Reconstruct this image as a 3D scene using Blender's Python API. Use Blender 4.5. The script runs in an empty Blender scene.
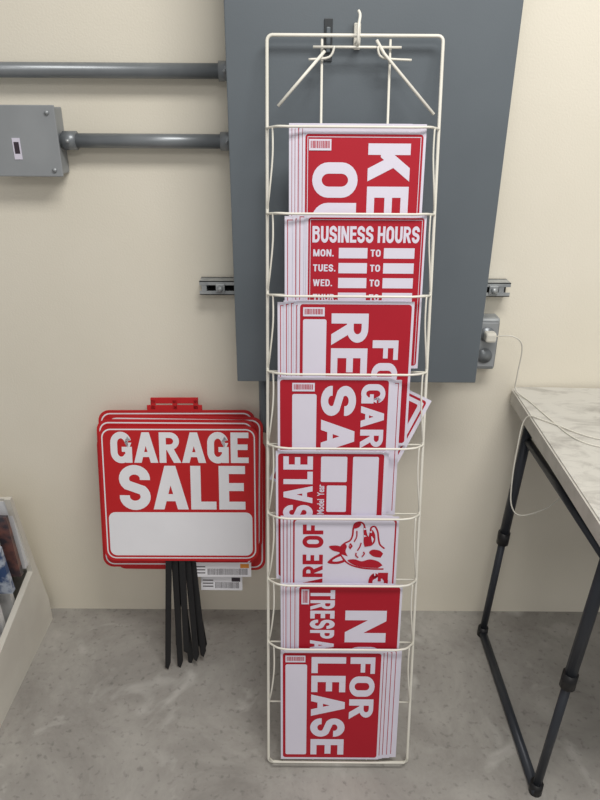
import bpy, bmesh, math, random
from mathutils import Vector, Matrix
random.seed(4)
D = bpy.data
scene = bpy.context.scene
coll = bpy.context.collection
try:
    scene.view_settings.view_transform = 'Standard'
except Exception:
    pass

# ---------------------------------------------------------------- materials
def lin(c):
    c = c/255.0
    return c/12.92 if c <= 0.04045 else ((c+0.055)/1.055)**2.4
def rgb(r, g, b): return (lin(r), lin(g), lin(b), 1.0)

def mat(name, col, rough=0.5, metal=0.0, col2=None, scale=20.0, bump=0.0, bscale=80.0, lo=0.35, hi=0.65, spec=0.5):
    m = D.materials.new(name); m.use_nodes = True
    nt = m.node_tree; N = nt.nodes; L = nt.links
    b = N['Principled BSDF']
    b.inputs['Roughness'].default_value = rough
    b.inputs['Metallic'].default_value = metal
    b.inputs['Specular IOR Level'].default_value = spec
    tc = N.new('ShaderNodeTexCoord')
    if col2 is None:
        col2 = tuple(c*0.93 for c in col[:3])+(1.0,)
    nz = N.new('ShaderNodeTexNoise'); nz.inputs['Scale'].default_value = scale
    nz.inputs['Detail'].default_value = 6.0
    L.new(tc.outputs['Object'], nz.inputs['Vector'])
    cr = N.new('ShaderNodeValToRGB')
    cr.color_ramp.elements[0].position = lo; cr.color_ramp.elements[0].color = col
    cr.color_ramp.elements[1].position = hi; cr.color_ramp.elements[1].color = col2
    L.new(nz.outputs['Fac'], cr.inputs['Fac'])
    L.new(cr.outputs['Color'], b.inputs['Base Color'])
    if bump > 0:
        n2 = N.new('ShaderNodeTexNoise'); n2.inputs['Scale'].default_value = bscale
        n2.inputs['Detail'].default_value = 4.0
        L.new(tc.outputs['Object'], n2.inputs['Vector'])
        bp = N.new('ShaderNodeBump'); bp.inputs['Strength'].default_value = bump
        bp.inputs['Distance'].default_value = 0.002
        L.new(n2.outputs['Fac'], bp.inputs['Height'])
        L.new(bp.outputs['Normal'], b.inputs['Normal'])
    return m

M = {}
M['wall'] = mat('wall_paint', rgb(238,232,218), 0.7, 0, rgb(234,228,213), 3.0, 0.25, 220, spec=0.3)
M['red'] = mat('sign_red', rgb(180,24,44), 0.6, 0, rgb(174,22,42), 8, spec=0.35)
M['yred'] = mat('plastic_red', rgb(198,30,36), 0.5, 0, rgb(192,26,32), 8, spec=0.4)
M['white'] = mat('sign_white', rgb(226,222,238), 0.55, 0, rgb(222,218,234), 8, spec=0.35)
M['ywhite'] = mat('yard_white', rgb(240,240,246), 0.4, 0, rgb(236,236,242), 8)
M['wire'] = mat('white_coated_wire', rgb(238,235,226), 0.4, 0, rgb(230,227,216), 12)
M['panel'] = mat('panel_grey_paint', rgb(102,110,117), 0.42, 0, rgb(98,106,113), 5, 0.08, 300)
M['paneld'] = mat('panel_dark', rgb(52,56,60), 0.5)
M['galv'] = mat('galvanized_steel', rgb(186,190,192), 0.4, 0.4, rgb(155,160,165), 30)
M['galvd'] = mat('conduit_steel', rgb(140,145,150), 0.36, 0.4, rgb(128,133,138), 14)
M['boxg'] = mat('junction_box_grey', rgb(158,162,166), 0.5, 0.15, rgb(150,154,158), 10)
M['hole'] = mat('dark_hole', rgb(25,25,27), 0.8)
M['black'] = mat('black_stake', rgb(22,22,25), 0.45)
M['leg'] = mat('leg_charcoal', rgb(58,62,70), 0.4, 0.3)
M['cable'] = mat('cable_white', rgb(225,222,212), 0.5)
M['board'] = mat('bin_white', rgb(228,225,216), 0.55, 0, rgb(216,212,203), 6)
M['bar'] = mat('print_black', rgb(60,50,60), 0.6)
M['orange'] = mat('label_orange', rgb(230,150,60), 0.6)
M['m1'] = mat('cover_blue', rgb(60,85,130), 0.4, 0, rgb(190,200,215), 25, lo=0.45, hi=0.55)
M['m2'] = mat('cover_tan', rgb(170,125,100), 0.4, 0, rgb(235,232,228), 22, lo=0.45, hi=0.55)
M['m3'] = mat('cover_white', rgb(228,230,234), 0.4, 0, rgb(140,158,182), 18, lo=0.52, hi=0.64)
M['m4'] = mat('cover_dark', rgb(66,62,70), 0.4, 0, rgb(130,90,84), 20, lo=0.45, hi=0.6)
M['m5'] = mat('paper_plain', rgb(232,231,229), 0.5, 0, rgb(222,222,222), 10)

def floor_mat():
    m = D.materials.new('concrete_floor'); m.use_nodes = True
    nt = m.node_tree; N = nt.nodes; L = nt.links; b = N['Principled BSDF']
    b.inputs['Roughness'].default_value = 0.75
    tc = N.new('ShaderNodeTexCoord')
    a = N.new('ShaderNodeTexNoise'); a.inputs['Scale'].default_value = 3.4; a.inputs['Detail'].default_value = 10; a.inputs['Roughness'].default_value = 0.72; a.inputs['Distortion'].default_value = 0.4
    L.new(tc.outputs['Object'], a.inputs['Vector'])
    r1 = N.new('ShaderNodeValToRGB')
    r1.color_ramp.elements[0].position = 0.30; r1.color_ramp.elements[0].color = rgb(138,134,130)
    r1.color_ramp.elements[1].position = 0.66; r1.color_ramp.elements[1].color = rgb(178,175,170)
    L.new(a.outputs['Fac'], r1.inputs['Fac'])
    c = N.new('ShaderNodeTexNoise'); c.inputs['Scale'].default_value = 8.0; c.inputs['Detail'].default_value = 8; c.inputs['Distortion'].default_value = 0.8
    L.new(tc.outputs['Object'], c.inputs['Vector'])
    r2 = N.new('ShaderNodeValToRGB')
    r2.color_ramp.elements[0].position = 0.60; r2.color_ramp.elements[0].color = (0,0,0,1)
    r2.color_ramp.elements[1].position = 0.72; r2.color_ramp.elements[1].color = (0.5,0.5,0.5,1)
    L.new(c.outputs['Fac'], r2.inputs['Fac'])
    mx = N.new('ShaderNodeMix'); mx.data_type = 'RGBA'
    L.new(r2.outputs['Color'], mx.inputs[0]); L.new(r1.outputs['Color'], mx.inputs[6]); mx.inputs[7].default_value = rgb(206,204,200)
    d = N.new('ShaderNodeTexNoise'); d.inputs['Scale'].default_value = 60.0; d.inputs['Detail'].default_value = 4
    L.new(tc.outputs['Object'], d.inputs['Vector'])
    r3 = N.new('ShaderNodeValToRGB')
    r3.color_ramp.elements[0].position = 0.28; r3.color_ramp.elements[0].color = (0.70,0.70,0.70,1)
    r3.color_ramp.elements[1].position = 0.42; r3.color_ramp.elements[1].color = (1,1,1,1)
    L.new(d.outputs['Fac'], r3.inputs['Fac'])
    mu = N.new('ShaderNodeMix'); mu.data_type = 'RGBA'; mu.blend_type = 'MULTIPLY'; mu.inputs[0].default_value = 1.0
    L.new(mx.outputs[2], mu.inputs[6]); L.new(r3.outputs['Color'], mu.inputs[7])
    L.new(mu.outputs[2], b.inputs['Base Color'])
    bp = N.new('ShaderNodeBump'); bp.inputs['Strength'].default_value = 0.25; bp.inputs['Distance'].default_value = 0.003
    L.new(a.outputs['Fac'], bp.inputs['Height']); L.new(bp.outputs['Normal'], b.inputs['Normal'])
    return m
M['floor'] = floor_mat()
def table_mat():
    m = D.materials.new('scuffed_plastic_top'); m.use_nodes = True
    nt = m.node_tree; N = nt.nodes; L = nt.links; b = N['Principled BSDF']
    b.inputs['Roughness'].default_value = 0.5
    tc = N.new('ShaderNodeTexCoord')
    mp = N.new('ShaderNodeMapping'); mp.inputs['Rotation'].default_value = (0,0,0.6); mp.inputs['Scale'].default_value = (1.0,2.2,1)
    L.new(tc.outputs['Object'], mp.inputs['Vector'])
    a = N.new('ShaderNodeTexNoise'); a.inputs['Scale'].default_value = 7; a.inputs['Detail'].default_value = 9; a.inputs['Roughness'].default_value = 0.7; a.inputs['Distortion'].default_value = 1.0
    L.new(mp.outputs['Vector'], a.inputs['Vector'])
    r = N.new('ShaderNodeValToRGB')
    r.color_ramp.elements[0].position = 0.30; r.color_ramp.elements[0].color = rgb(158,155,150)
    r.color_ramp.elements[1].position = 0.52; r.color_ramp.elements[1].color = rgb(206,204,198)
    L.new(a.outputs['Fac'], r.inputs['Fac']); L.new(r.outputs['Color'], b.inputs['Base Color'])
    return m
M['table'] = table_mat()
M['tedge'] = mat('table_edge', rgb(206,203,196), 0.5, 0, rgb(190,187,180), 25)

# ---------------------------------------------------------------- mesh builder
class MB:
    def __init__(self):
        self.v = []; self.f = []; self.mi = []; self.mats = []; self.sm = []
    def m(self, key):
        if key not in self.mats: self.mats.append(key)
        return self.mats.index(key)
    def add(self, verts, faces, key, smooth=False):
        o = len(self.v); self.v += [tuple(p) for p in verts]
        k = self.m(key)
        for f in faces:
            self.f.append([i+o for i in f]); self.mi.append(k); self.sm.append(smooth)
    def box(self, x0,x1,y0,y1,z0,z1, key, bev=0.0):
        bm = bmesh.new()
        bmesh.ops.create_cube(bm, size=1.0)
        for v in bm.verts:
            v.co = Vector(((x0+x1)/2+v.co.x*(x1-x0),(y0+y1)/2+v.co.y*(y1-y0),(z0+z1)/2+v.co.z*(z1-z0)))
        if bev > 0:
            bmesh.ops.bevel(bm, geom=bm.edges[:], offset=bev, segments=2, profile=0.5, affect='EDGES')
        bm.verts.index_update()
        self.add([v.co[:] for v in bm.verts], [[v.index for v in f.verts] for f in bm.faces], key)
        bm.free()
    def prism(self, pts, axis, a, b, key):
        def P(p, t):
            if axis == 'x': return (t, p[0], p[1])
            if axis == 'y': return (p[0], t, p[1])
            return (p[0], p[1], t)
        n = len(pts)
        vs = [P(p,a) for p in pts]+[P(p,b) for p in pts]
        fs = [list(range(n))[::-1], list(range(n,2*n))]
        for i in range(n):
            j = (i+1) % n
            fs.append([i,j,n+j,n+i])
        self.add(vs, fs, key)
    def flat(self, pts, z, key):
        self.add([(p[0],p[1],z) for p in pts], [list(range(len(pts)))], key)
    def tube(self, path, r, key, seg=8, closed=False):
        P = [Vector(p) for p in path]; n = len(P)
        T = []
        for i in range(n):
            if closed: t = (P[(i+1)%n]-P[i]).normalized()+(P[i]-P[i-1]).normalized()
            elif i == 0: t = P[1]-P[0]
            elif i == n-1: t = P[-1]-P[-2]
            else: t = (P[i+1]-P[i]).normalized()+(P[i]-P[i-1]).normalized()
            T.append(t.normalized())
        u = T[0].orthogonal().normalized(); vs = []; fs = []
        for i in range(n):
            u = (u - T[i]*u.dot(T[i])).normalized(); w = T[i].cross(u)
            for s in range(seg):
                a = 2*math.pi*s/seg
                vs.append(P[i]+(u*math.cos(a)+w*math.sin(a))*r)
        rng = n if closed else n-1
        for i in range(rng):
            j = (i+1)%n
            for s in range(seg):
                t = (s+1)%seg
                fs.append([i*seg+s, i*seg+t, j*seg+t, j*seg+s])
        if not closed:
            fs.append(list(range(seg))[::-1]); fs.append([(n-1)*seg+s for s in range(seg)])
        self.add(vs, fs, key, True)
    def build(self, name, parent=None, matrix=None):
        me = D.meshes.new(name)
        me.from_pydata(self.v, [], self.f)
        for k in self.mats: me.materials.append(M[k])
        for p, k, s in zip(me.polygons, self.mi, self.sm):
            p.material_index = k; p.use_smooth = s
        me.update()
        o = D.objects.new(name, me); coll.objects.link(o)
        if matrix is not None: o.matrix_world = matrix
        if parent is not None: o.parent = parent
        return o

def rrect(u0,u1,v0,v1,r,seg=5):
    pts = []
    for cx,cy,a0 in ((u1-r,v1-r,0),(u0+r,v1-r,90),(u0+r,v0+r,180),(u1-r,v0+r,270)):
        for i in range(seg+1):
            a = math.radians(a0+90*i/seg); pts.append((cx+r*math.cos(a), cy+r*math.sin(a)))
    return pts
def smooth_path(pts, n=8):
    P = [Vector(p) for p in pts]; out = []
    for i in range(len(P)-1):
        p0 = P[max(i-1,0)]; p1 = P[i]; p2 = P[i+1]; p3 = P[min(i+2,len(P)-1)]
        for k in range(n):
            t = k/n
            out.append(0.5*((2*p1)+(p2-p0)*t+(2*p0-5*p1+4*p2-p3)*t*t+(-p0+3*p1-3*p2+p3)*t**3))
    out.append(P[-1]); return out

# ---------------------------------------------------------------- block lettering (heavy grotesque capitals)
T = 0.215
def stroke(pts, t=T, closed=False):
    P = [Vector((p[0],p[1])) for p in pts]; n = len(P); Lp = []; Rp = []
    for i in range(n):
        if closed: d0 = (P[i]-P[i-1]).normalized(); d1 = (P[(i+1)%n]-P[i]).normalized()
        else:
            d1 = (P[min(i+1,n-1)]-P[min(i,n-2)]).normalized(); d0 = (P[max(i,1)]-P[max(i-1,0)]).normalized()
        d = (d0+d1).normalized(); nrm = Vector((-d.y,d.x)); k = t/2/max(d.dot(d1),0.5)
        Lp.append(P[i]+nrm*k); Rp.append(P[i]-nrm*k)
    q = []
    for i in range(n if closed else n-1):
        j = (i+1)%n; q.append([Lp[i],Rp[i],Rp[j],Lp[j]])
    return q
# each glyph = list of layers; a layer is a list of non-overlapping quads
def Q(x0,x1,y0,y1): return [[[(x0,y0),(x1,y0),(x1,y1),(x0,y1)]]]
def dg(x0,y0,x1,y1,w=T*1.08): return [[[(x0-w/2,y0),(x0+w/2,y0),(x1+w/2,y1),(x1-w/2,y1)]]]
def ST(*a): return [stroke(*a)]
def arc(cx,cy,rx,ry,a0,a1,n=12):
    return [(cx+rx*math.cos(math.radians(a0+(a1-a0)*i/n)), cy+ry*math.sin(math.radians(a0+(a1-a0)*i/n))) for i in range(n+1)]
def glyph(c):
    h = T/2; W0 = 0.66; l = h; r = W0-h; m = W0/2; a = h*0.85; b = 1-h*0.85; tb = T*0.85
    rx = (r-l)/2; ry = 0.26
    if c == 'I': return T, Q(0,T,0,1)
    if c == '.': return T*0.9, Q(0,T*0.9,0,T*0.9)
    if c == ' ': return 0.22, []
    if c == 'E': return 0.56, Q(0,T,0,1)+Q(T,.56,0,tb)+Q(T,.56,1-tb,1)+Q(T,.53,.5-tb/2+.02,.5+tb/2+.02)
    if c == 'F': return 0.54, Q(0,T,0,1)+Q(T,.54,1-tb,1)+Q(T,.50,.42,.42+tb)
    if c == 'L': return 0.54, Q(0,T,0,1)+Q(T,.54,0,tb)
    if c == 'T': return 0.62, Q(.31-h,.31+h,0,1-tb)+Q(0,.62,1-tb,1)
    if c == 'H': return W0, Q(0,T,0,1)+Q(W0-T,W0,0,1)+Q(T,W0-T,.42,.42+tb)
    if c == 'N': return .68, Q(0,T*.95,0,1)+Q(.68-T*.95,.68,0,1)+dg(h,1,.68-h,0,T*1.05)
    if c == 'M': return .86, Q(0,T*.9,0,1)+Q(.86-T*.9,.86,0,1)+dg(h,1,.43,0,T)+dg(.86-h,1,.43,0,T)
    if c == 'A': return .74, dg(h*1.02,0,.37,1)+dg(.74-h*1.02,0,.37,1)+Q(.17,.57,.19,.19+tb*.9)
    if c == 'V': return .72, dg(h*1.05,1,.36,0)+dg(.72-h*1.05,1,.36,0)
    if c == 'W': return 1.0, dg(h,1,.29,0,T*.92)+dg(.5,1,.29,0,T*.92)+dg(.5,1,.71,0,T*.92)+dg(1-h,1,.71,0,T*.92)
    if c == 'Y': return .70, dg(h*1.1,1,.35,.38)+dg(.70-h*1.1,1,.35,.38)+Q(.35-h,.35+h,0,.46)
    if c == 'K': return .72, Q(0,T,0,1)+dg(.13,.30,.72-h*1.2,1,T*1.2)+dg(.34,.60,.72-h*1.15,0,T*1.15)
    if c == 'U': return W0, ST([(l,1),(l,a+ry)]+arc(m,a+ry,rx,ry,180,360)[1:]+[(r,1)])
    if c == 'O': return W0+.02, ST(arc(m+.01,1-a-ry,rx+.01,ry,0,180)+arc(m+.01,a+ry,rx+.01,ry,180,360),T,True)
    if c == 'C': return W0, ST([(r,.62)]+arc(m,b-ry,rx,ry,0,180)+arc(m,a+ry,rx,ry,180,360)+[(r,.38)])
    if c == 'G': return W0+.02, ST([(r,.66)]+arc(m,b-ry,rx,ry,0,180)+arc(m,a+ry,rx,ry,180,335)) + Q(.35,W0+.01,.36,.36+tb*.9)+Q(W0-T+.01,W0+.01,0,.5)
    if c == 'S':
        ry2 = .205
        return W0, ST(arc(m,b-ry2,rx,ry2,-8,225,16)+arc(m,a+ry2,rx,ry2,45,-188,16))
    if c in 'PRB':
        yb = .50 if c == 'B' else .42
        ym = yb+tb/2; ryp = (b-ym)/2
        g = Q(0,T,0,1)+ST([(T*.5,b),(m,b)]+arc(m,(b+ym)/2,rx*.92,ryp,90,-90)[1:]+[(T*.5,ym)],tb)
        if c == 'R': g += dg(.34,yb+.03,W0-h*.9,0,T*1.1)
        if c == 'B': g += ST([(T*.5,ym),(m,ym)]+arc(m,(ym+a)/2,rx*.98,(ym-a)/2,90,-90)[1:]+[(T*.5,a)],tb)
        return W0, g
    if c == 'D':
        return W0, Q(0,T,0,1)+ST([(T*.5,b),(m-.02,b)]+arc(m-.02,b-.3,r-m+.02,.3,90,0)[1:]+arc(m-.02,a+.3,r-m+.02,.3,0,-90)+[(T*.5,a)],tb*1.05)
    return 0.3, []
def block(s, gap=0.085):
    x = 0; vs = []; fs = []
    for c in s:
        w, layers = glyph(c)
        for k, qs in enumerate(layers):
            for q in qs:
                o = len(vs); vs += [(p[0]+x,p[1],k*0.00006) for p in q]; fs.append(list(range(o,o+len(q))))
        x += w+gap
    x -= gap
    return [(v[0]/x, v[1], v[2]) for v in vs], fs
_tc = {}
def text_mesh(s, bold):
    if (s,bold) in _tc: return _tc[(s,bold)]
    cu = D.curves.new('t','FONT'); cu.body = s; cu.offset = bold; cu.resolution_u = 4
    ob = D.objects.new('t', cu); coll.objects.link(ob)
    dgr = bpy.context.evaluated_depsgraph_get(); dgr.update()
    me = D.meshes.new_from_object(ob.evaluated_get(dgr))
    vs = [(v.co.x,v.co.y) for v in me.vertices]; fs = [list(p.vertices) for p in me.polygons]
    D.objects.remove(ob); D.meshes.remove(me); D.curves.remove(cu)
    x0 = min(v[0] for v in vs); x1 = max(v[0] for v in vs); y0 = min(v[1] for v in vs); y1 = max(v[1] for v in vs)
    vs = [((v[0]-x0)/(x1-x0), (v[1]-y0)/(y1-y0), 0.0) for v in vs]
    _tc[(s,bold)] = (vs, fs); return vs, fs

def mapper(H, rect, rot):
    u0,u1,v0,v1 = rect
    def f(a,b):
        if rot == 0: u = u0+a*(u1-u0); v = v1-b*(v1-v0)
        elif rot == 'cw': u = u0+b*(u1-u0); v = v0+a*(v1-v0)
        else: u = u1-b*(u1-u0); v = v1-a*(v1-v0)
        return (u, H-v)
    return f
def put_text(mb, H, s, rect, rot, key, z, gap=0.085, font=False):
    vs, fs = text_mesh(s, 0.02) if font else block(s, gap)
    f = mapper(H, rect, rot)
    mb.add([(*f(a,b), z+c) for a,b,c in vs], fs, key)
def put_rect(mb, H, rect, key, z, r=0.0):
    u0,u1,v0,v1 = rect
    if r > 0: mb.flat(rrect(u0,u1,H-v1,H-v0,r), z, key)
    else: mb.flat([(u0,H-v1),(u1,H-v1),(u1,H-v0),(u0,H-v0)], z, key)
def barcode(mb, H, rect, key='red', z=0.0016):
    put_rect(mb, H, rect, 'white', z)
    u0,u1,v0,v1 = rect; u = u0+0.003
    rnd = random.Random(3)
    while u < u1-0.004:
        w = rnd.choice([0.0007,0.0012,0.0018]); put_rect(mb, H, (u,u+w,v0+0.003,v1-0.004), key, z+0.0002); u += w+rnd.choice([0.0008,0.0013])

# ---------------------------------------------------------------- room
mb = MB(); mb.box(-3.0,3.0,0.0,0.1,-0.05,2.8,'wall'); mb.build('wall_back')
mb = MB(); mb.box(-3.0,3.0,-4.0,0.1,-0.1,0.0,'floor'); mb.build('floor')

# ---------------------------------------------------------------- electrical panel
PX0,PX1,PZ0,PZ1,PY = -0.147,0.411,0.852,1.95,-0.18
mb = MB()
mb.box(PX0+0.004,PX1-0.004,PY+0.012,-0.048,PZ0+0.004,PZ1,'panel',0.003)
mb.box(PX0,PX1,PY,PY+0.014,PZ0,PZ1+0.004,'panel',0.002)
mb.box(0.041,0.057,PY-0.003,PY,1.520,1.592,'paneld',0.001)
mb.box(0.045,0.053,PY-0.007,PY-0.003,1.535,1.578,'panel',0.002)
mb.build('electrical_panel')

mb = MB()
xa,xb = -0.245,0.507
z0,z1 = 1.021,1.055
mb.box(xa,xb,-0.041,-0.039,z0,z0+0.010,'galv'); mb.box(xa,xb,-0.041,-0.039,z1-0.010,z1,'galv')
mb.box(xa,xb,-0.041,0.0,z0,z0+0.002,'galv'); mb.box(xa,xb,-0.041,0.0,z1-0.002,z1,'galv')
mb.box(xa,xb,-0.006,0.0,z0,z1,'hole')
for x in (-0.240,-0.150,0.430,0.480):
    mb.box(x,x+0.012,-0.040,-0.006,z0+0.002,z1-0.002,'galv')
for x in (-0.205,0.455):
    mb.box(x,x+0.022,-0.047,-0.041,1.028,1.049,'galv',0.002)
    mb.tube([(x+0.011,-0.047,1.038),(x+0.011,-0.055,1.038)],0.0075,'galv',6)
mb.build('strut_channel')

def conduit(name, z, x0, x1, cup):
    mb = MB(); y = -0.030; r = 0.0155
    mb.tube([(x0,y,z),(x1,y,z)],r,'galvd',20)
    for (a,b) in cup:
        mb.tube([(a,y,z),(b,y,z)],r+0.0045,'galvd',20)
        mb.tube([((a+b)/2,y-r-0.002,z),((a+b)/2,y-r-0.009,z)],0.004,'galv',8)
    mb.build(name)
conduit('conduit', 1.508, -1.6, -0.148, [(-0.178,-0.149)])
conduit('conduit', 1.368, -0.538, -0.148, [(-0.529,-0.500),(-0.180,-0.149)])
mb = MB(); mb.tube([(-0.092,-0.052,0.852),(-0.092,-0.052,0.70),(-0.092,-0.045,0.672),(-0.092,-0.030,0.655),(-0.092,-0.016,0.650)],0.014,'panel',16)
mb.tube([(-0.092,-0.052,0.851),(-0.092,-0.052,0.825)],0.019,'panel',16)
mb.build('drop_conduit')

mb = MB()
mb.box(-0.69,-0.535,-0.056,0.0,1.298,1.436,'boxg',0.003)
mb.box(-0.694,-0.531,-0.061,-0.056,1.294,1.440,'boxg',0.002)
mb.box(-0.632,-0.615,-0.0625,-0.061,1.330,1.374,'white')
mb.box(-0.629,-0.618,-0.0630,-0.0625,1.342,1.366,'bar')
for (x,z) in ((-0.548,1.425),(-0.68,1.425),(-0.548,1.308),(-0.68,1.308)):
    mb.tube([(x,-0.061,z),(x,-0.064,z)],0.005,'galv',10)
mb.build('junction_box')

mb = MB()
mb.box(0.415,0.493,-0.046,0.0,0.832,0.968,'galv',0.006)
mb.box(0.413,0.490,-0.051,-0.046,0.840,0.960,'boxg',0.004)
for z in (0.872,0.928):
    mb.tube([(0.462,-0.051,z),(0.462,-0.054,z)],0.019,'galvd',20)
for z in (0.86,0.90,0.94):
    mb.tube([(0.493,-0.024,z),(0.4945,-0.024,z)],0.011,'galvd',16)
mb.box(0.452,0.478,-0.082,-0.054,0.916,0.940,'cable',0.005)
mb.build('outlet_box')

# ---------------------------------------------------------------- wire rack frame (leans back on the panel)
rb = Vector((0,-0.522,0.0)); rt = Vector((0,-0.202,1.563)); dv = (rt-rb).normalized(); nn = Vector((0,-dv.z,dv.y))
def RK(x,s,o=0.0): return Vector((x,0,0))+rb+dv*s+nn*o
XL,XR = -0.068,0.263
LV = [1.430-0.158*i for i in range(8)]
rack = D.objects.new('wire_sign_rack', None); coll.objects.link(rack)
mb = MB()
fr = []
for (cx,cs,a0) in ((XR-0.010,1.597-0.012,0),(XL+0.012,1.597-0.012,90),(XL+0.008,0.014,180),(XR-0.010,0.014,270)):
    for i in range(5):
        a = math.radians(a0+22.5*i); fr.append(RK(cx+0.010*math.cos(a),cs+0.010*math.sin(a)))
mb.tube(fr,0.0033,'wire',10,closed=True)
mb.build('outer_frame', rack)
mb = MB()
for L in LV:
    up = 0.016*(1-(L-0.3)/1.2)
    mb.tube(smooth_path([RK(XL,L+0.002,0),RK(XL+0.010,L+up*.5,0.020),RK(XL+0.024,L-0.002+up,0.040),RK(XL+0.045,L-0.003+up,0.044)],4)
            +smooth_path([RK(XR-0.045,L-0.003+up,0.044),RK(XR-0.024,L-0.002+up,0.040),RK(XR-0.010,L+up*.5,0.020),RK(XR,L+0.002,0)],4),0.0024,'wire',8)
    for (xa_,xb_) in ((XL+0.013,XL+0.001),(XR-0.013,XR-0.001)):
        mb.tube(smooth_path([RK(xa_,L+up*.6,0.027),RK(xa_,L-0.05,0.026),RK((xa_+xb_)/2,L-0.11,0.018),RK(xb_,L-0.150,0.0)],5),0.0018,'wire',8)
    mb.tube([RK(XL,L-0.156,-0.003),RK(XR,L-0.156,-0.003)],0.0019,'wire',8)
mb.tube([RK(XL,0.014,0),RK(XL+0.012,0.020,0.020),RK(XR-0.012,0.020,0.020),RK(XR,0.014,0)],0.0023,'wire',8)
mb.build('pocket_wires', rack)
mb = MB()
for x in (0.037,0.165):
    mb.tube([RK(x,1.590,-0.004),RK(x,0.006,-0.004)],0.0024,'wire',8)
mb.tube([RK(0.020,1.574,0.004),RK(0.185,1.574,0.004)],0.0024,'wire',8)
mb.tube(smooth_path([RK(0.012,1.553,0.002),RK(0.050,1.556,0.006),RK(0.060,1.574,0.010)],5),0.0022,'wire',8)
mb.tube(smooth_path([RK(0.205,1.553,0.002),RK(0.150,1.556,0.006),RK(0.140,1.574,0.010)],5),0.0022,'wire',8)
mb.tube([RK(0.042,1.566,0.008),RK(-0.045,1.468,0.018)],0.0030,'wire',8)
mb.tube([RK(0.138,1.585,0.008),RK(0.152,1.562,0.010),RK(0.249,1.455,0.018)],0.0030,'wire',8)
mb.build('hanger_prongs', rack)
mb = MB()
hk = smooth_path([(0.103,-0.186,1.555),(0.103,-0.200,1.545),(0.103,-0.217,1.550),(0.103,-0.218,1.575),(0.106,-0.205,1.595),(0.103,-0.200,1.603)],5)
mb.tube(hk,0.0028,'wire',8)
mb.box(0.097,0.110,-0.187,-0.1805,1.54,1.585,'wire',0.002)
mb.build('hook', rack)

# ---------------------------------------------------------------- signs in the rack
W,H = 0.232,0.305
def sheet_matrix(x0, s_top, o_top=0.034, o_bot=0.010, Hh=H):
    top = RK(x0,s_top,o_top); bot = RK(x0,s_top-Hh,o_bot)
    Yv = (top-bot).normalized(); Xv = Vector((1,0,0)); Zv = Xv.cross(Yv)
    m = Matrix((Xv,Yv,Zv)).transposed().to_4x4(); m.translation = bot; return m
def blank(mb, w, h, dz=0.0, dx=0.0, dy=0.0, t=0.0005):
    mb.box(dx,dx+w,dy,dy+h,dz-t,dz,'white')
    mb.flat([(dx+0.005,dy+0.01),(dx+0.0065,dy+0.01),(dx+0.0065,dy+h-0.008),(dx+0.005,dy+h-0.008)],dz+0.0002,'red')
    mb.flat([(dx+w-0.0075,dy+0.01),(dx+w-0.006,dy+0.01),(dx+w-0.006,dy+h-0.008),(dx+w-0.0075,dy+h-0.008)],dz+0.0002,'red')
    mb.flat([(dx+0.005,dy+h-0.008),(dx+w-0.006,dy+h-0.008),(dx+w-0.006,dy+h-0.0065),(dx+0.005,dy+h-0.0065)],dz+0.0002,'red')
def sign(name, x0, s_top, draw, back=(), width=W, **kw):
    mb = MB()
    mb.box(0,width,0,H,-0.0005,0,'white')
    draw(mb, width)
    for i,(dx,dy) in enumerate(back):
        blank(mb, width, H, -0.0013*(i+1), dx, dy)
    return mb.build(name, None, sheet_matrix(x0,s_top,**kw))
Z1,Z2,Z3 = 0.0004,0.0008,0.0013

def d_keep(mb,w):
    put_rect(mb,H,(0.005,w-0.005,0.018,H-0.006),'red',Z1,0.006)
    for r in (((0.009,w-0.009,0.0225,0.0237)),((0.009,0.0102,0.024,H-0.011)),((w-0.0102,w-0.009,0.024,H-0.011))): put_rect(mb,H,r,'white',Z2)
    put_text(mb,H,'KEEP',(0.124,0.204,0.034,0.298),'cw','white',Z2,0.10)
    put_text(mb,H,'OUT',(0.020,0.104,0.068,0.272),'cw','white',Z2,0.10)
    barcode(mb,H,(0.012,0.054,0.027,0.047))
def d_hours(mb,w):
    put_rect(mb,H,(0.004,w-0.004,0.006,H-0.006),'red',Z1,0.006)
    for r in (((0.0075,w-0.0075,0.0095,0.0105)),((0.0075,0.0085,0.0108,H-0.009)),((w-0.0085,w-0.0075,0.0108,H-0.009))): put_rect(mb,H,r,'white',Z2)
    put_text(mb,H,'BUSINESS HOURS',(0.012,w-0.012,0.022,0.053),0,'white',Z2,0.075)
    days = ['MON.','TUES.','WED.','THUR.','FRI.','SAT.','SUN.']
    ww = [0.040,0.044,0.038,0.048,0.028,0.036,0.038]
    for i,dn in enumerate(days):
        v = 0.066+0.0290*i
        put_text(mb,H,dn,(0.014,0.014+ww[i],v,v+0.0135),0,'white',Z2,0.12)
        put_rect(mb,H,(0.064,0.120,v-0.003,v+0.017),'white',Z2)
        put_text(mb,H,'TO',(0.126,0.146,v,v+0.0135),0,'white',Z2,0.10)
        put_rect(mb,H,(0.152,w-0.020,v-0.003,v+0.017),'white',Z2)
def box_sign(wb):
    def f(mb,w,l1,l2,r1,r2):
        put_rect(mb,H,(0.005,w-0.005,0.006,H-0.006),'red',Z1,0.006)
        put_rect(mb,H,wb,'white',Z2,0.004)
        barcode(mb,H,(wb[0],wb[1]-0.004,0.012,0.030))
        put_text(mb,H,l1,r1,'cw','white',Z2,0.09); put_text(mb,H,l2,r2,'cw','white',Z2,0.09)
    return f
def d_rent(mb,w): box_sign((0.011,0.058,0.036,0.290))(mb,w,'FOR','RENT',(0.152,0.204,0.078,0.232),(0.068,0.142,0.024,0.288))
def d_gar(mb,w): box_sign((0.030,0.080,0.036,0.290))(mb,w,'GARAGE','SALE',(0.172,0.220,0.014,0.292),(0.090,0.160,0.018,0.290))
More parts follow.
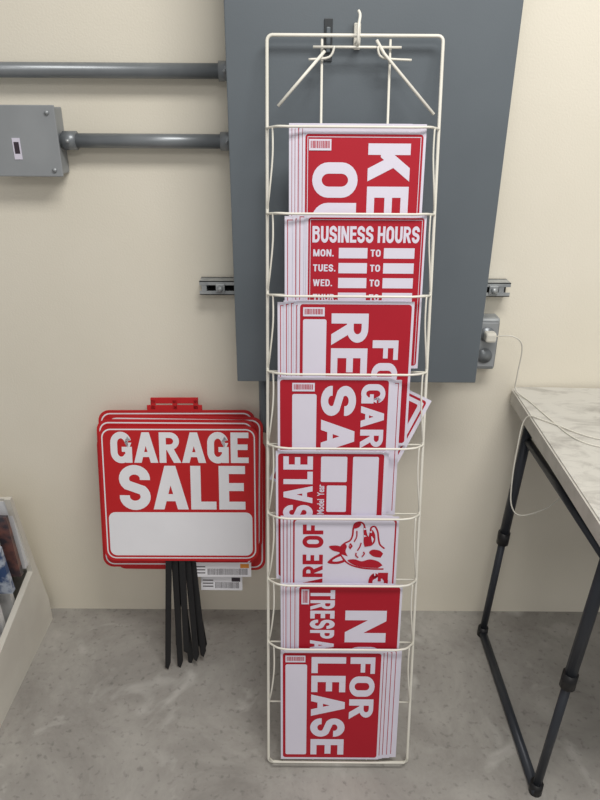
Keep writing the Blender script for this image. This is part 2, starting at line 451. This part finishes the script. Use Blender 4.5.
def d_lease(mb,w): box_sign((0.011,0.060,0.036,0.290))(mb,w,'FOR','LEASE',(0.158,0.214,0.016,0.185),(0.070,0.148,0.016,0.290))
def d_tres(mb,w):
    put_rect(mb,H,(0.005,w-0.005,0.006,H-0.006),'red',Z1,0.006)
    put_text(mb,H,'NO',(0.108,0.200,0.066,0.245),'cw','white',Z2,0.10)
    put_text(mb,H,'TRESPASSING',(0.030,0.084,0.014,0.292),'cw','white',Z2,0.085)
    barcode(mb,H,(0.010,0.027,0.012,0.050))
def d_car(mb,w):
    put_rect(mb,H,(0.005,w-0.005,0.006,H-0.006),'red',Z1,0.006)
    put_text(mb,H,'FOR SALE',(0.016,0.078,0.012,0.290),'ccw','white',Z2)
    put_rect(mb,H,(0.095,0.150,0.012,0.070),'white',Z2,0.003)
    put_text(mb,H,'Year',(0.088,0.103,0.076,0.103),'ccw','white',Z2,font=True)
    put_rect(mb,H,(0.108,0.150,0.078,0.140),'white',Z2,0.003)
    put_text(mb,H,'Model',(0.088,0.103,0.110,0.146),'ccw','white',Z2,font=True)
    put_rect(mb,H,(0.108,0.150,0.148,0.285),'white',Z2,0.003)
    put_rect(mb,H,(0.162,0.216,0.012,0.285),'white',Z2,0.003)
def d_dog(mb,w):
    put_rect(mb,H,(0.005,w-0.005,0.006,H-0.006),'red',Z1,0.008)
    put_rect(mb,H,(0.0085,w-0.0085,0.0095,H-0.0095),'white',Z2,0.006)
    put_text(mb,H,'BEWARE OF',(0.026,0.070,0.020,0.290),'ccw','red',Z3)
    put_text(mb,H,'DOG',(0.172,0.214,0.136,0.285),'ccw','red',Z3)
    f = mapper(H,(0.078,0.206,0.012,0.132),'ccw')
    zz = [Z3]
    def poly(p,key):
        mb.flat([f(a,b) for a,b in p],zz[0],key); zz[0] += 0.0001
    def line(p,t=0.022,key='red'):
        for q in stroke([(v.x,v.y) for v in smooth_path([(a,b,0) for a,b in p],4)],t): mb.flat([f(a,b) for a,b in q],zz[0],key)
        zz[0] += 0.0001
    sm = lambda p: [(v.x,v.y) for v in smooth_path([(a,b,0) for a,b in p],4)]
    # side profile, muzzle to the right, neck at lower left
    head = sm([(.04,.02),(.04,.20),(.06,.40),(.12,.58),(.22,.70),(.34,.76),(.48,.76),(.56,.70),(.62,.61),(.72,.57),(.86,.56),(.96,.53),(.99,.45),(.95,.39),(.84,.36),(.72,.33),(.68,.29),(.78,.27),(.88,.26),(.90,.20),(.80,.15),(.66,.13),(.54,.10),(.46,.02)])
    poly(head,'white'); line(head,0.030)
    # pricked ears
    poly(sm([(.20,.66),(.14,.80),(.16,.98),(.27,.90),(.36,.77)]),'red')
    poly(sm([(.22,.72),(.19,.82),(.20,.90),(.26,.84),(.30,.76)]),'white')
    poly(sm([(.38,.77),(.42,.90),(.50,.96),(.52,.85),(.50,.76)]),'red')
    # brow, cheek ruff and neck shading
    poly(sm([(.34,.75),(.47,.75),(.55,.69),(.50,.66),(.40,.68),(.30,.64)]),'red')
    poly(sm([(.06,.12),(.08,.40),(.14,.56),(.22,.64),(.24,.52),(.20,.40),(.24,.26),(.20,.12),(.12,.04)]),'red')
    poly(sm([(.28,.08),(.30,.20),(.38,.28),(.44,.22),(.42,.10),(.36,.04)]),'red')
    # eye
    poly(sm([(.44,.60),(.50,.63),(.57,.60),(.51,.56)]),'red'); poly([(.50,.605),(.52,.615),(.525,.595)],'white')
    # nose, lip line, open mouth with fangs
    poly(sm([(.86,.57),(.95,.55),(1.0,.48),(.96,.43),(.90,.46),(.87,.51)]),'red')
    line([(.60,.54),(.70,.50),(.82,.50)]); line([(.42,.48),(.50,.44),(.58,.42)])
    poly(sm([(.50,.36),(.60,.38),(.72,.38),(.90,.39),(.78,.34),(.70,.30),(.76,.27),(.84,.24),(.74,.19),(.60,.19),(.52,.25)]),'red')
    poly([(.84,.385),(.88,.39),(.855,.31)],'white'); poly([(.70,.375),(.74,.38),(.715,.33)],'white')
    poly([(.78,.25),(.82,.245),(.805,.31)],'white')
    poly(sm([(.58,.23),(.66,.25),(.72,.25),(.66,.21)]),'white')
    line([(.30,.40),(.36,.36),(.40,.38)]); line([(.28,.46),(.32,.50),(.38,.50)])

sign('keep_out_sign', 0.002, 1.436, d_keep, [(-0.006,-0.002),(-0.014,0.0),(-0.020,-0.003),(-0.026,0.001)])
sign('business_hours_sign', 0.010, 1.273, d_hours, [(-0.004,-0.001),(-0.018,0.002),(-0.026,-0.002),(-0.042,-0.004)])
sign('for_rent_sign', -0.006, 1.107, d_rent, [(-0.008,-0.002),(-0.018,0.002),(-0.028,0.0),(-0.040,-0.003)])
sign('garage_sale_sign', -0.046, 0.954, d_gar, [(0.004,-0.002),(0.008,0.001),(0.022,-0.006)])
sign('car_for_sale_sign', -0.050, 0.797, d_car, [(0.002,-0.002),(0.005,0.001),(0.002,-0.004)])
sign('beware_of_dog_sign', -0.018, 0.652, d_dog, [(-0.006,-0.001),(-0.014,0.001),(-0.022,-0.002)])
sign('no_trespassing_sign', -0.004, 0.492, d_tres, [(-0.010,-0.001),(-0.020,0.001),(-0.030,-0.002),(-0.036,0)])
sign('for_lease_sign', -0.040, 0.328, d_lease, [(0.008,0.001),(0.016,0.002),(0.026,0.001),(0.036,0.002),(0.042,0.001)], o_bot=0.013)

# crooked loose sign behind the others
mb = MB(); mb.box(0,W,0,H,-0.0005,0,'white')
put_rect(mb,H,(0.005,W-0.008,0.006,H-0.006),'red',Z1,0.006)
put_rect(mb,H,(0.010,W-0.012,0.011,H-0.014),'white',Z2,0.004)
put_rect(mb,H,(0.016,W-0.022,0.020,H-0.02),'red',Z3,0.004)
a = math.radians(25.6)
Xv = Vector((1,0,0))*math.cos(a)-dv*math.sin(a); Yv = Vector((1,0,0))*math.sin(a)+dv*math.cos(a)
m = Matrix((Xv,Yv,Xv.cross(Yv))).transposed().to_4x4()
m.translation = RK(0.276,0.898,0.0042)-Xv*W-Yv*H
mb.build('loose_sign', None, m)

# ---------------------------------------------------------------- yard signs leaning on the wall
yb = Vector((0,-0.248,0)); yt = Vector((0,-0.060,0.76)); d2 = (yt-yb).normalized(); n2 = Vector((0,-d2.z,d2.y))
def YK(x,s,o=0.0): return Vector((x,0,0))+yb+d2*s+n2*o
YW,YH = 0.414,0.372
def yard(x0,s0,o,rot=0.0,handle=False,stakes=(),tag=None,txt=False):
    mb = MB(); Hh = YH
    P = rrect(0,YW,0,YH,0.028,6)
    mb.prism(P,'z',-0.004,0,'yred')
    mb.flat(rrect(0.007,YW-0.007,0.007,YH-0.007,0.024,6),0.0004,'ywhite')
    mb.flat(rrect(0.0105,YW-0.0105,0.0105,YH-0.0105,0.021,6),0.0008,'yred')
    if txt:
        put_text(mb,Hh,'GARAGE',(0.030,0.390,0.016,0.098),0,'ywhite',0.0013,0.05)
        put_text(mb,Hh,'SALE',(0.048,0.380,0.106,0.226),0,'ywhite',0.0013,0.06)
        mb.flat(rrect(0.016,YW-0.016,0.016,0.138,0.018,6),0.0013,'ywhite')
    if handle:
        for (a0,a1,b0,b1) in ((0.13,0.275,0.0,0.014),(0.140,0.265,0.024,0.034),(0.140,0.153,0.008,0.028),(0.197,0.210,0.008,0.028),(0.252,0.265,0.008,0.028)):
            mb.box(a0,a1,YH+b0-0.006,YH+b1,-0.004,0.001,'yred',0.001)
    if tag:
        tx,ty,tw = tag
        mb.box(tx,tx+tw,ty,ty+0.042,0.0015,0.0022,'ywhite')
        u = tx+0.040
        rnd = random.Random(int(tx*1000))
        while u < tx+tw-0.01:
            w = rnd.choice([0.001,0.0017]); mb.box(u,u+w,ty+0.006,ty+0.024,0.0022,0.0024,'bar'); u += w+0.0015
        mb.box(tx+tw-0.030,tx+tw-0.006,ty+0.026,ty+0.038,0.0022,0.0024,'orange' if tw > 0.13 else 'bar')
        for k in range(3): mb.box(tx+0.005,tx+0.034,ty+0.010+0.009*k,ty+0.013+0.009*k,0.0022,0.0024,'bar')
    for (sx,lean,short) in stakes:
        L = (s0-0.004)-short
        w = 0.0085
        mb.prism([(sx-w,0.06),(sx+w,0.06),(sx+lean+w,-L+0.020),(sx+lean+w*0.2,-L+0.0),(sx+lean-w*0.8,-L+0.006)],'z',-0.0078,-0.0046,'black')
    Xv = Vector((1,0,0))*math.cos(rot)+d2*math.sin(rot); Yv = -Vector((1,0,0))*math.sin(rot)+d2*math.cos(rot)
    m = Matrix((Xv,Yv,Xv.cross(Yv))).transposed().to_4x4(); m.translation = YK(x0,s0,o)
    return mb.build('garage_sale_yard_sign', None, m)
yard(-0.522,0.330,0.000,0.004,txt=True,stakes=((0.172,-0.016,0.0),(0.205,0.004,0.050)))
yard(-0.530,0.346,-0.009,0.0,stakes=((0.190,0.008,0.0),(0.222,0.022,0.02)))
yard(-0.514,0.356,-0.018,-0.010,stakes=((0.215,0.034,0.03),(0.18,0.0,0.06)))
yard(-0.536,0.300,-0.027,0.004,stakes=((0.20,0.030,0.0),(0.23,0.030,0.05)),tag=(0.245,-0.028,0.160))
yard(-0.530,0.364,-0.036,0.008,stakes=((0.21,0.05,0.035),),handle=True)
yard(-0.507,0.286,-0.045,-0.004,stakes=((0.20,0.02,0.05),),tag=(0.235,-0.060,0.115))

# ---------------------------------------------------------------- folding table
tbl = D.objects.new('folding_table', None); coll.objects.link(tbl)
mb = MB()
tp = rrect(0.0,1.30,-0.74,0.0,0.022,6)
mb.prism(tp,'z',0.731,0.766,'tedge')
mb.prism([(p[0]*0.994+0.004,p[1]*0.992-0.003) for p in tp],'z',0.766,0.769,'table')
mb.box(0.035,1.26,-0.71,-0.03,0.705,0.731,'leg',0.004)
mtx = Matrix.Translation((0.555,-0.004,0))@Matrix.Rotation(-0.030,4,'Z')
mb.build('top', tbl, mtx)
def leg_frame(name, x, x_top):
    mb = MB()
    ya,yb_ = -0.100,-0.590
    r = 0.0115
    mb.tube([(x,ya+0.012,r),(x-0.002,yb_-0.012,r)],r,'leg',12)
    for y in (ya,yb_):
        mb.tube([(x,y,0.0),(x,y,0.030)],0.015,'black',12)
        mb.tube([(x,y,0.02),(x+(x_top-x)*0.45,y,0.36)],0.0100,'leg',12)
        mb.tube([(x+(x_top-x)*0.43,y,0.345),(x_top,y,0.71)],0.0130,'leg',12)
        mb.tube([(x+(x_top-x)*0.43,y,0.335),(x+(x_top-x)*0.46,y,0.372)],0.0165,'black',12)
    mb.tube([(x_top,ya,0.66),(x_top,yb_,0.66)],0.010,'leg',12)
    s = 1 if x_top < 1 else -1
    mb.tube([(x_top,(ya+yb_)/2,0.655),(x_top+0.28*s,(ya+yb_)/2,0.708)],0.007,'leg',8)
    mb.build(name, tbl)
leg_frame('leg_frame_1', 0.550, 0.586)
leg_frame('leg_frame_2', 1.740, 1.700)

mb = MB()
zt = 0.7710
cp = [(0.478,-0.072,0.930),(0.515,-0.085,0.935),(0.545,-0.075,0.905),(0.549,-0.060,0.82),(0.554,-0.055,0.780),(0.575,-0.11,zt),(0.590,-0.20,zt),
      (0.612,-0.30,zt),(0.66,-0.34,zt),(0.70,-0.30,zt)]
mb.tube(smooth_path(cp,6),0.0017,'cable',6)
cp = [(0.80,-0.33,zt),(0.66,-0.30,zt),(0.58,-0.22,zt+0.001),(0.543,-0.18,0.762),(0.530,-0.19,0.68),(0.523,-0.21,0.60),(0.524,-0.23,0.545),(0.545,-0.25,0.53),(0.60,-0.27,0.57),(0.64,-0.28,0.64),(0.66,-0.28,0.70)]
mb.tube(smooth_path(cp,6),0.0017,'cable',6)
mb.build('power_cord')

# ---------------------------------------------------------------- literature bin at the left
binn = D.objects.new('magazine_bin', None); coll.objects.link(binn)
mb = MB()
side = [(-0.045,0.0),(-0.045,0.080),(-0.085,0.25),(-0.136,0.50),(-0.150,0.50),(-0.108,0.232),(-0.36,0.172),(-0.60,0.160),(-0.60,0.0)]
for x in (-0.771,-1.40):
    mb.prism(side,'x',x,x+0.016,'board')
mb.box(-1.384,-0.771,-0.60,-0.585,0.0,0.160,'board',0.002)
mb.box(-1.384,-0.771,-0.585,-0.06,0.03,0.045,'board')
mb.prism([(-0.050,0.045),(-0.046,0.080),(-0.086,0.25),(-0.137,0.50),(-0.145,0.50),(-0.098,0.25),(-0.060,0.085)],'x',-1.384,-0.771,'board')
mb.build('case', binn)
mb = MB()
ks = ['m3','m4','m5','m1','m5','m3','m2','m5','m1','m5','m4']
for col in range(3):
    for i in range(11):
        y = -0.118-0.034*i; z0 = 0.048; hgt = 0.45-0.032*i+random.uniform(-0.015,0.015)
        x1 = -0.776-0.205*col+random.uniform(-0.006,0.0)+(0.020 if i in (0,1,3) and col == 0 else 0); x0 = x1-0.19
        if hgt < 0.25: x1 = min(x1,-0.776)
        if x1 > -0.772:
            z0 = 0.26
        yt_ = y-0.020
        mb.prism([(y-0.012,z0),(y+0.006,z0),(yt_+0.006,0.048+hgt),(yt_-0.006,0.048+hgt)],'x',x0,x1,ks[(i+col)%11])
mb.build('magazines', binn)

# ---------------------------------------------------------------- lights
def area(name, loc, rot, sx, sy, e, col):
    l = D.lights.new(name,'AREA'); l.shape = 'RECTANGLE'; l.size = sx; l.size_y = sy; l.energy = e; l.color = col
    o = D.objects.new(name,l); coll.objects.link(o); o.location = loc; o.rotation_euler = rot; return o
area('ceiling_light', (0.55,-1.3,2.75), (math.radians(12),0,0), 1.2,0.5, 35, (1.0,0.97,0.915))
area('ceiling_light', (0.2,-3.4,2.75), (math.radians(35),0,0), 1.2,0.6, 14, (1.0,0.97,0.92))
w = D.worlds.new('world'); scene.world = w; w.use_nodes = True
w.node_tree.nodes['Background'].inputs[0].default_value = (1.0,0.985,0.96,1)
w.node_tree.nodes['Background'].inputs[1].default_value = 0.36

# ---------------------------------------------------------------- camera
th = math.radians(24.5); phi = 0.0065
Fv = Vector((0,math.cos(th),-math.sin(th))); U0 = Vector((0,math.sin(th),math.cos(th))); R0 = Vector((1,0,0))
Rv = R0*math.cos(phi)+U0*math.sin(phi); Uv = U0*math.cos(phi)-R0*math.sin(phi)
cd = D.cameras.new('camera'); cd.sensor_fit = 'VERTICAL'; cd.sensor_height = 24.0; cd.lens = 655/800*24.0; cd.clip_start = 0.05
cam = D.objects.new('camera', cd); coll.objects.link(cam)
cm = Matrix((Rv,Uv,-Fv)).transposed().to_4x4(); cm.translation = Vector((0,-1.595,1.45)); cam.matrix_world = cm
scene.camera = cam
